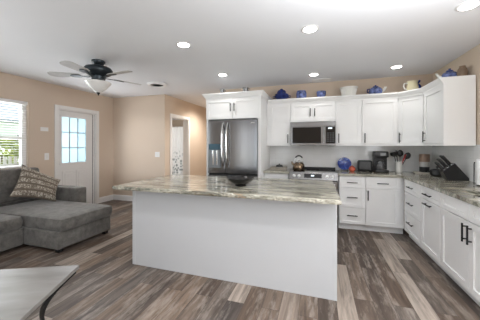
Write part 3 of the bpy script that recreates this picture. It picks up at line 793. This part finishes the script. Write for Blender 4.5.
# fan
t = thing('ceiling_fan', 'dark bronze ceiling fan with white bowl light', 'fan', (-2.99, 2.69, H))
BRZ = mat('slate_bronze', (.035, .045, .052), .35, .6, noise=.2, nscale=8)
MB().lathe([(0, -.0005), (.088, -.0005), (.088, -.02), (.07, -.045), (.055, -.06), (.055, -.075), (0, -.075)]).build('canopy', BRZ, t, True)
MB().lathe([(.05, -.074), (.10, -.078), (.165, -.10), (.186, -.13), (.186, -.155), (.17, -.18), (.13, -.205), (.095, -.225), (.085, -.27), (.11, -.285), (.11, -.30), (0, -.30)], n=36).build('motor', BRZ, t, True)
MB().lathe([(.105, -.301), (.16, -.302), (.166, -.312), (.152, -.335), (.10, -.395), (.045, -.44), (.012, -.452), (0, -.452)], n=36).build('light_bowl', mat('opal_glass', (.82, .81, .79), .25, noise=.02), t, True)
MB().lathe([(0, -.452), (.022, -.452), (.024, -.462), (.012, -.475), (.006, -.492), (0, -.494)], n=16).build('finial', BLK, t, True)
BLADE = mat('blade_wood', (.50, .49, .48), .5, noise=.1, nscale=9)
for k in range(5):
    a = R(-6)+k*2*pi/5; Mk = Matrix.Rotation(a, 4, 'Z') @ Matrix.Translation((0, 0, -.225)) @ Matrix.Rotation(R(11), 4, 'X')
    b = MB(); b.prism([(.23, -.05), (.28, -.062), (.54, -.070), (.59, -.064), (.62, -.04), (.63, 0), (.62, .04), (.59, .064), (.54, .070), (.28, .062), (.23, .05)], 0, .008, M=Mk)
    bo = b.build('blade', BLADE, t)
    b = MB(); b.prism([(.10, -.02), (.20, -.016), (.26, -.04), (.33, -.03), (.36, 0), (.33, .03), (.26, .04), (.20, .016), (.10, .02)], -.009, -.0005, M=Mk)
    b.build('blade_iron', BRZ, bo)

# wall plates
def plate(nm, label, cat, M, w, h, rockers):
    b = MB(); b.box(-w/2, w/2, -.006, -.0003, -h/2, h/2, .002)
    o = b.build(nm, TRIM); o.matrix_world = M; tag(o, label, cat)
    for k in range(rockers):
        x = (k-(rockers-1)/2)*.046
        c = MB(); c.box(x-.016, x+.016, -.011, -.006, -.033, .033, .002); c.build('rocker', WHITEC, o)
ML = lambda y, z: Matrix.Translation((XL, y, z)) @ Matrix.Rotation(R(90), 4, 'Z')
plate('light_switch', 'white light switch on the tan wall beside the glazed door', 'switch', ML(3.30, 1.155), .08, .13, 1)
plate('thermostat', 'small white thermostat above the switch on the left wall', 'thermostat', ML(3.26, 1.675), .14, .075, 0)
plate('light_switch', 'white double switch on the back wall left of the hall opening', 'switch', Matrix.Translation((-3.63, YB, 1.155)), .125, .12, 2)

# ------------------------------------------------------------------ things on the counters
ZC = .9145
t = thing('kettle', 'bronze and steel kettle with black loop handle on the range', 'kettle', (-.325, 4.44, .9195))
BRONZE = mat('bronze_steel', (.20, .145, .10), .18, 1, noise=.2, nscale=5)
MB().lathe([(0, 0), (.094, 0), (.10, .012), (.102, .07), (.094, .11), (.07, .14), (.05, .15), (0, .15)], n=30).build('body', BRONZE, t, True)
MB().lathe([(0, .15), (.05, .15), (.045, .16), (.016, .165), (.012, .175), (.02, .182), (.016, .195), (0, .197)], n=20).build('lid', CHROME, t, True)
MB().tube([(-.08, 0, .09), (-.115, 0, .125), (-.13, 0, .16)], [.022, .017, .013], 12).build('spout', BRONZE, t, True)
b = MB()
for s_ in (-1, 1): b.tube([(s_*.066, 0, .135), (s_*.068, 0, .20), (s_*.058, 0, .235)], .0065, 8)
hb = b.build('handle_stays', CHROME, t, True)
MB().tube([(-.06+.12*k/12, 0, .225+.04*sin(pi*k/12)**.7) for k in range(13)], [.013]*13, 10).build('handle_grip', BLKP, t, True)
t = thing('serving_tray', 'low pale tray on the short worktop beside the fridge panel', 'tray', (-.70, 4.62, ZC))
WOODT = mat('tray_taupe', (.33, .30, .25), .5, noise=.15, nscale=20)
b = MB(); b.box(-.16, .14, -.1, .1, .0, .012); b.box(-.16, .14, -.1, -.09, .012, .045); b.box(-.16, .14, .09, .1, .012, .045); b.box(-.16, -.15, -.09, .09, .012, .045); b.box(.13, .14, -.09, .09, .012, .045)
b.build('tray_body', WOODT, t)
t = thing('butter_dish', 'small dark lidded dish standing in the low pale tray', 'dish', (-.70, 4.62, ZC+.0125))
MB().lathe([(0, 0), (.05, 0), (.055, .02), (.05, .035), (0, .035)], n=24).build('base', WHITEC, t, True)
MB().lathe([(0, .035), (.066, .035), (.066, .05), (.055, .07), (.014, .078), (.012, .092), (0, .095)], n=24).build('lid', BLKP, t, True)
# blue plate on a stand
def swirl():
    q = N('blue_white_glaze'); mp = q.coords((1, 1, 1))
    nz = q.n('ShaderNodeTexNoise'); nz.inputs['Scale'].default_value = 11; nz.inputs['Detail'].default_value = 3; nz.inputs['Distortion'].default_value = 1.5; q.l(mp, 0, nz, 'Vector')
    r = q.ramp([(.4, (.012, .03, .22)), (.55, (.04, .10, .42)), (.64, (.55, .62, .75))]); q.l(nz, 0, r, 0); q.l(r, 0, q.b, 'Base Color'); q.b.inputs['Roughness'].default_value = .12
    return q.m
BW = swirl()
t = thing('plate', 'blue and white patterned plate propped upright beside the range', 'plate', (.45, 4.74, ZC+.012))
Mp2 = Matrix.Translation((0, 0, .112)) @ Matrix.Rotation(R(72), 4, 'X')
MB().lathe([(0, -.006), (.06, -.006), (.108, .008), (.115, .012), (.113, .016), (.06, .0), (0, .0)], n=40, M=Mp2).build('plate_body', BW, t, True)
t = thing('plate_stand', 'small dark stand holding up the blue plate', 'stand', (.45, 4.74, ZC))
b = MB()
for s_ in (-.05, .05): b.tube([(s_, -.055, .022), (s_, -.05, .004), (s_, .07, .004), (s_, .055, .12)], .004, 8)
b.tube([(-.05, .06, .06), (.05, .06, .06)], .004, 8); b.build('wire_frame', BLK, t, True)
t = thing('jar', 'small round orange-red jar between blue plate and toaster', 'jar', (.565, 4.63, ZC))
RED = mat('orange_red_glaze', (.52, .10, .05), .25, noise=.25, nscale=12)
MB().lathe([(0, 0), (.035, 0), (.052, .02), (.056, .045), (.045, .07), (.03, .08), (0, .08)], n=26).build('pot', RED, t, True)
MB().lathe([(0, .08), (.032, .081), (.028, .09), (.008, .094), (.01, .104), (0, .106)], n=20).build('lid', RED, t, True)
t = thing('toaster', 'black two-slot toaster on the back worktop', 'toaster', (.772, 4.70, ZC))
MB().box(-.11, .11, -.085, .085, .012, .19, .028, 4).build('shell', BLKP, t, True)
b = MB(); b.box(-.1, .1, -.04, -.018, .1895, .1915); b.box(-.1, .1, .018, .04, .1895, .1915); b.build('slots', DARK, t)
MB().box(.109, .114, -.03, .03, .03, .17, .003).build('end_plate', CHROME, t)
MB().box(-.095, .075, -.087, -.084, .05, .15, .001).build('side_plate', mat('dark_steel', (.05, .05, .05), .3, .8, noise=.1), t)
MB().box(.113, .121, -.02, .02, .12, .135, .004).build('lever', BLKP, t)
for s_ in ((-.09, -.06), (.09, -.06), (-.09, .06), (.09, .06)): MB().box(s_[0]-.012, s_[0]+.012, s_[1]-.012, s_[1]+.012, 0, .014).build('foot', DARK, t)
t = thing('coffee_maker', 'black drip coffee maker with glass carafe near the corner', 'coffee maker', (1.01, 4.69, ZC))
MB().box(-.10, .11, -.12, .10, 0, .04, .012, 3).build('base', BLKP, t, True)
MB().box(-.10, .11, .02, .10, .04, .25, .008).build('water_tank', BLKP, t, True)
MB().box(-.105, .105, -.11, .10, .25, .35, .014, 3).build('brew_head', BLKP, t, True)
MB().box(-.02, .06, -.114, -.109, .28, .325, .002).build('control_plate', mat('silver_plate', (.16, .16, .16), .35, .8, noise=.05), t)
q = N('carafe_glass'); q.b.inputs['Base Color'].default_value = (.25, .25, .26, 1); q.b.inputs['Roughness'].default_value = .05; q.b.inputs['Transmission Weight'].default_value = .6
cf = MB().lathe([(0, .042), (.058, .042), (.07, .07), (.07, .11), (.05, .16), (.045, .175), (.05, .19), (0, .19)], (-.005, -.045, 0), n=28).build('carafe', q.m, t, True)
MB().tube([(.03, -.10, .17), (.045, -.135, .165), (.05, -.14, .12), (.04, -.115, .08)], .007, 8).build('carafe_handle', BLKP, cf, True)
MB().lathe([(0, .19), (.05, .19), (.05, .2), (.03, .21), (0, .21)], (-.005, -.045, 0), n=24).build('carafe_lid', BLKP, cf, True)
t = thing('utensil_crock', 'white ceramic utensil crock on the worktop at the corner', 'crock', (1.29, 4.70, ZC))
MB().lathe([(0, 0), (.05, 0), (.053, .01), (.053, .17), (.056, .178), (.052, .182), (.046, .176), (.046, .012), (0, .012)], n=30).build('crock_body', WHITEC, t, True)
REDP = mat('red_silicone', (.42, .015, .012), .45, noise=.1)
def utensil(name, label, base, tip, head, m, hm=None):
    t = thing(name, label, 'utensil', (1.29, 4.70, ZC+.0135), 0, 'cooking utensils in the white crock')
    MB().tube([base, tip], .0055, 8).build('utensil_handle', m, t, True)
    v = (Vector(tip)-Vector(base)).normalized()
    M = Matrix.Translation(tip) @ v.to_track_quat('Z', 'Y').to_matrix().to_4x4()
    b = MB()
    if head == 'spoon':
        b.lathe([(0, -.005), (.016, 0), (.042, .025), (.049, .055), (.04, .09), (.014, .112), (0, .113)], n=18, M=Matrix.Translation(tip) @ Matrix.Scale(.35, 4, (0, 1, 0)) @ v.to_track_quat('Z', 'Y').to_matrix().to_4x4())
    elif head == 'turner':
        b.box(-.048, .048, -.007, .007, -.005, .11, .004, M=M)
    else:
        b.lathe([(0, -.01), (.022, -.002), (.053, .018), (.06, .06), (.052, .065), (.04, .03), (0, .012)], n=20, M=M)
    b.build('utensil_head', hm or m, t, True)
utensil('ladle', 'black ladle leaning left in the crock', (-.01, .0, 0), (-.066, -.01, .255), 'ladle', BLKP)
utensil('turner', 'black turner standing upright in the crock', (.0, .012, 0), (-.022, .02, .25), 'turner', BLKP)
utensil('spoon', 'black spoon standing at the back of the crock', (.008, -.008, 0), (.022, .02, .25), 'spoon', BLKP)
utensil('spatula', 'red spatula leaning right in the crock', (-.01, -.012, 0), (.052, -.04, .185), 'turner', REDP)
utensil('serving_spoon', 'black serving spoon leaning furthest right in the crock', (.0, .0, 0), (.098, -.012, .215), 'spoon', BLKP, BLKP)
# canister on a flat board
t = thing('cutting_board', 'pale flat board under the copper-topped canister', 'board', (1.605, 4.63, ZC), R(-8))
MB().box(-.115, .115, -.08, .10, 0, .022, .006).build('board_body', mat('pale_board', (.62, .58, .50), .5, noise=.1, nscale=14), t)
t = thing('canister', 'tall canister banded copper, white and black in the corner', 'canister', (1.635, 4.65, ZC+.0225))
MB().lathe([(0, 0), (.066, 0), (.068, .006), (.068, .085), (0, .085)], n=30).build('canister_base', BLKP, t, True)
MB().lathe([(0, .085), (.069, .085), (.069, .165), (0, .165)], n=30)  .build('canister_band', mat('canister_grey', (.45, .44, .42), .3, noise=.05), t, True)
MB().lathe([(0, .165), (.07, .165), (.072, .18), (.072, .28), (.068, .288), (0, .288)], n=30).build('canister_top', mat('copper_wood', (.24, .16, .115), .35, .2, noise=.15, nscale=10), t, True)
t = thing('lidded_pot', 'small black lidded pot left of the knife block', 'pot', (1.68, 4.32, ZC))
MB().lathe([(0, 0), (.07, 0), (.088, .015), (.092, .06), (.088, .075), (0, .075)], n=30).build('pot_body', BLKP, t, True)
MB().lathe([(0, .075), (.091, .075), (.091, .083), (.06, .10), (.012, .108), (.01, .118), (.02, .125), (.018, .14), (0, .143)], n=30).build('lid', BLKP, t, True)
b = MB(); b.tube([(-.088, 0, .055), (-.115, -.02, .06), (-.115, .02, .06), (-.088, .02, .055)], .007, 8); b.build('handle', BLKP, t, True)
# knife block: profile in the XZ plane, slots face the room
kbY = 3.86
t = thing('knife_block', 'black slanted knife block on the right-hand worktop', 'knife block', (1.59, kbY, ZC))
pf = [(.0, .0), (.222, .0), (.224, .03), (.075, .222), (-.05, .11)]
MX = Matrix(((1, 0, 0, 0), (0, 0, -1, 0), (0, 1, 0, 0), (0, 0, 0, 1)))
b = MB(); b.prism(pf, -.06, .06, M=MX); b.build('block_body', BLKP, t)
ax = Vector((-.156, 0, .185)).normalized()      # along the sloping upper edge, outward
pp = Vector((-.05, 0, .11)); qq = Vector((.075, 0, .222))
rows = [(.80, (-.036, 0, .036), .15), (.5, (-.04, -.013, .013, .04), .14), (.2, (-.036, 0, .036), .12)]
i = 0; names = {(.8, -.036): 'top row, nearest the camera', (.8, 0): 'top row, middle', (.8, .036): 'top row, furthest from the camera',
 (.5, -.04): 'middle row, nearest the camera', (.5, -.013): 'middle row, second from the camera', (.5, .013): 'middle row, third from the camera', (.5, .04): 'middle row, furthest from the camera',
 (.2, -.036): 'bottom row, nearest the camera', (.2, 0): 'bottom row, middle', (.2, .036): 'bottom row, furthest from the camera'}
kn0 = None
def knife(base, Lh, label):
    k = thing('knife', label, 'knife', (1.59+base.x, kbY+base.y, ZC+base.z), 0, 'knives in the slanted block')
    M = ax.to_track_quat('Z', 'Y').to_matrix().to_4x4()
    MB().box(-.008, .008, -.011, .011, .004, Lh, .004, M=M).build('knife_handle', BLKP, k, True)
    MB().box(-.0085, .0085, -.0115, .0115, .0005, .006, .001, M=M).build('bolster', CHROME, k)
for u, ys, Lh in rows:
    for y in ys:
        p = pp.lerp(qq, u) + ax*.0015; p.y = y
        knife(p, Lh, 'black-handled knife in the slanted block, '+names[(u, y)])
t = thing('paper_towel_holder', 'upright metal paper towel holder at the right edge', 'towel holder', (1.748, 3.37, ZC))
MB().lathe([(0, 0), (.069, 0), (.069, .008), (.012, .012), (.006, .014), (.006, .325), (.012, .33), (.012, .345), (0, .348)], n=28).build('stand', BLK, t, True)
MB().tube([(-.075, .045, .006), (-.072, .05, .15), (-.072, .05, .24), (-.068, .05, .26)], .005, 8).build('tension_arm', BLK, t, True)
o = MB(); o.lathe([(.02, .013), (.066, .013), (.068, .02), (.068, .288), (.066, .294), (.02, .294)], n=36)
o = o.build('paper_towel_roll', mat('paper_white', (.84, .84, .83), .9, noise=.02, nscale=40, bump=.1), None, True); o.location = (1.748, 3.37, ZC)
tag(o, 'white paper towel roll on the holder at the right edge', 'paper towel')

# ------------------------------------------------------------------ crockery on top of the cabinets
ZT = 2.2185; YT = 4.64
def put(name, label, x, z=ZT, y=YT): return thing(name, label, 'crockery', (x, y, z), 0, 'crockery along the cabinet tops')
MB_T = lambda: None
struct_top = MB()
BLUE2 = mat('blue_white_china', (.10, .13, .30), .18, noise=.75, nscale=22)
CREAM = mat('cream_glaze', (.72, .66, .45), .25, noise=.06, nscale=10)
GREYT = mat('pewter', (.20, .20, .20), .3, .8, noise=.2)
# riser boards: items stand on the cabinet roof behind the crown (2.20)
ZT = 2.2005
t = put('tureen', 'cobalt blue lidded tureen on the wall cabinet nearest the fridge', -.66)
MB().lathe([(0, 0), (.06, 0), (.07, .015), (.125, .045), (.14, .08), (.13, .095), (0, .095)], n=34).build('body', BLUE, t, True)
MB().lathe([(0, .095), (.132, .095), (.128, .115), (.085, .128), (.084, .165), (.066, .19), (.025, .198), (.03, .212), (.02, .222), (0, .223)], n=34).build('lid', BLUE, t, True)
for s_ in (-1, 1): MB().tube([(s_*.125, 0, .085), (s_*.165, 0, .08), (s_*.165, 0, .055), (s_*.12, 0, .05)], .009, 8).build('handle', BLUE, t, True)
t = put('jar', 'blue and white china jar on the left half of the cabinet over the microwave', -.295)
MB().lathe([(0, 0), (.07, 0), (.092, .03), (.094, .12), (.08, .145), (.082, .155), (.074, .155), (.07, .145), (0, .13)], n=32).build('body', BLUE2, t, True)
t = put('bowl', 'small blue china bowl on the right half of the cabinet over the microwave', .055)
MB().lathe([(0, 0), (.045, 0), (.05, .012), (.078, .05), (.084, .11), (.078, .125), (.072, .11), (.065, .05), (0, .025)], n=32).build('body', BLUE2, t, True)
t = put('basket_bowl', 'white lattice bowl on the cabinet right of the microwave', .51)
prof = [(0, 0), (.09, 0), (.1, .015), (.118, .06), (.135, .135), (.15, .15), (.148, .158), (.132, .155), (.118, .13), (.1, .05), (0, .025)]
MB().lathe(prof, n=40).build('body', WHITEC, t, True)
b = MB()
for k in range(24):
    a = 2*pi*k/24
    b.tube([((r+.003)*cos(a+z*3), (r+.003)*sin(a+z*3), z) for r, z in ((.1, .018), (.112, .055), (.128, .115))], .006, 6)
b.build('lattice', WHITEC, t, True)
t = put('teapot', 'dark blue teapot with white spout above the toaster', .93)
MB().lathe([(0, 0), (.06, 0), (.095, .03), (.105, .075), (.085, .115), (.05, .135), (0, .135)], n=32).build('body', BLUE2, t, True)
MB().lathe([(0, .135), (.05, .135), (.04, .15), (.012, .155), (.016, .17), (0, .175)], n=24).build('lid', BLUE, t, True)
MB().tube([(.085, 0, .06), (.13, 0, .085), (.15, 0, .13)], [.028, .024, .022], 12).build('spout', WHITEC, t, True)
MB().tube([(-.09, 0, .11), (-.125, 0, .105), (-.125, 0, .055), (-.095, 0, .045)], .009, 8).build('handle', BLUE, t, True)
t = put('pitcher', 'cream pitcher with painted side on the diagonal corner cabinet', 1.43, y=4.52)
MB().lathe([(0, 0), (.055, 0), (.078, .03), (.082, .07), (.068, .115), (.07, .15), (.078, .165), (.07, .165), (.06, .14), (0, .12)], n=32).build('body', CREAM, t, True)
MB().tube([(-.068, 0, .14), (-.115, -.01, .135), (-.125, -.01, .09), (-.11, -.01, .05), (-.075, 0, .04)], .010, 10).build('handle', WHITEC, t, True)
b = MB(); b.tube([(.055, 0, .13), (.08, 0, .15), (.1, 0, .172)], [.03, .022, .014], 10); b.build('spout', BLUE, t, True)
MB().tube([(.078, -.02, .03), (.085, -.025, .07), (.072, -.02, .105)], [.02, .03, .02], 10).build('painted_motif', BLUE, t, True)
t = put('teapot', 'blue and white teapot with long spout at the front of the end cabinet', 1.665, y=3.93)
MB().lathe([(0, 0), (.055, 0), (.09, .03), (.098, .065), (.075, .105), (.045, .12), (0, .12)], n=32).build('body', BLUE2, t, True)
MB().lathe([(0, .12), (.045, .12), (.035, .14), (.012, .145), (.016, .165), (0, .168)], n=24).build('lid', BLUE, t, True)
MB().tube([(-.08, 0, .05), (-.12, 0, .065), (-.15, 0, .11)], [.024, .017, .012], 12).build('spout', WHITEC, t, True)
MB().tube([(.085, 0, .10), (.125, 0, .095), (.125, 0, .05), (.09, 0, .04)], .009, 8).build('handle', BLUE2, t, True)
t = put('vase', 'brown rounded vase at the wall on the end cabinet', 1.752, y=3.82)
MB().lathe([(0, 0), (.035, 0), (.05, .03), (.055, .08), (.045, .12), (.03, .14), (.033, .155), (.026, .155), (.022, .135), (0, .1)], n=28).build('body', mat('brown_pottery', (.22, .15, .10), .6, noise=.2, nscale=14), t, True)
for x, w, lb in ((-1.66, .043, 'small pewter pot on the left of the fridge cabinet top'), (-1.215, .05, 'low pewter dish on the right of the fridge cabinet top')):
    t = thing('pewter_pot', lb, 'crockery', (x, 4.10, 2.2975), 0, 'crockery along the cabinet tops')
    MB().lathe([(0, 0), (w*.8, 0), (w, .02), (w, .075), (w*1.06, .08), (w, .085), (w*.9, .078), (0, .06)], n=26).build('body', GREYT, t, True)
    MB().tube([(w*.98, 0, .07), (w*1.6, 0, .065), (w*1.6, 0, .035), (w, 0, .03)], .005, 8).build('handle', GREYT, t, True)
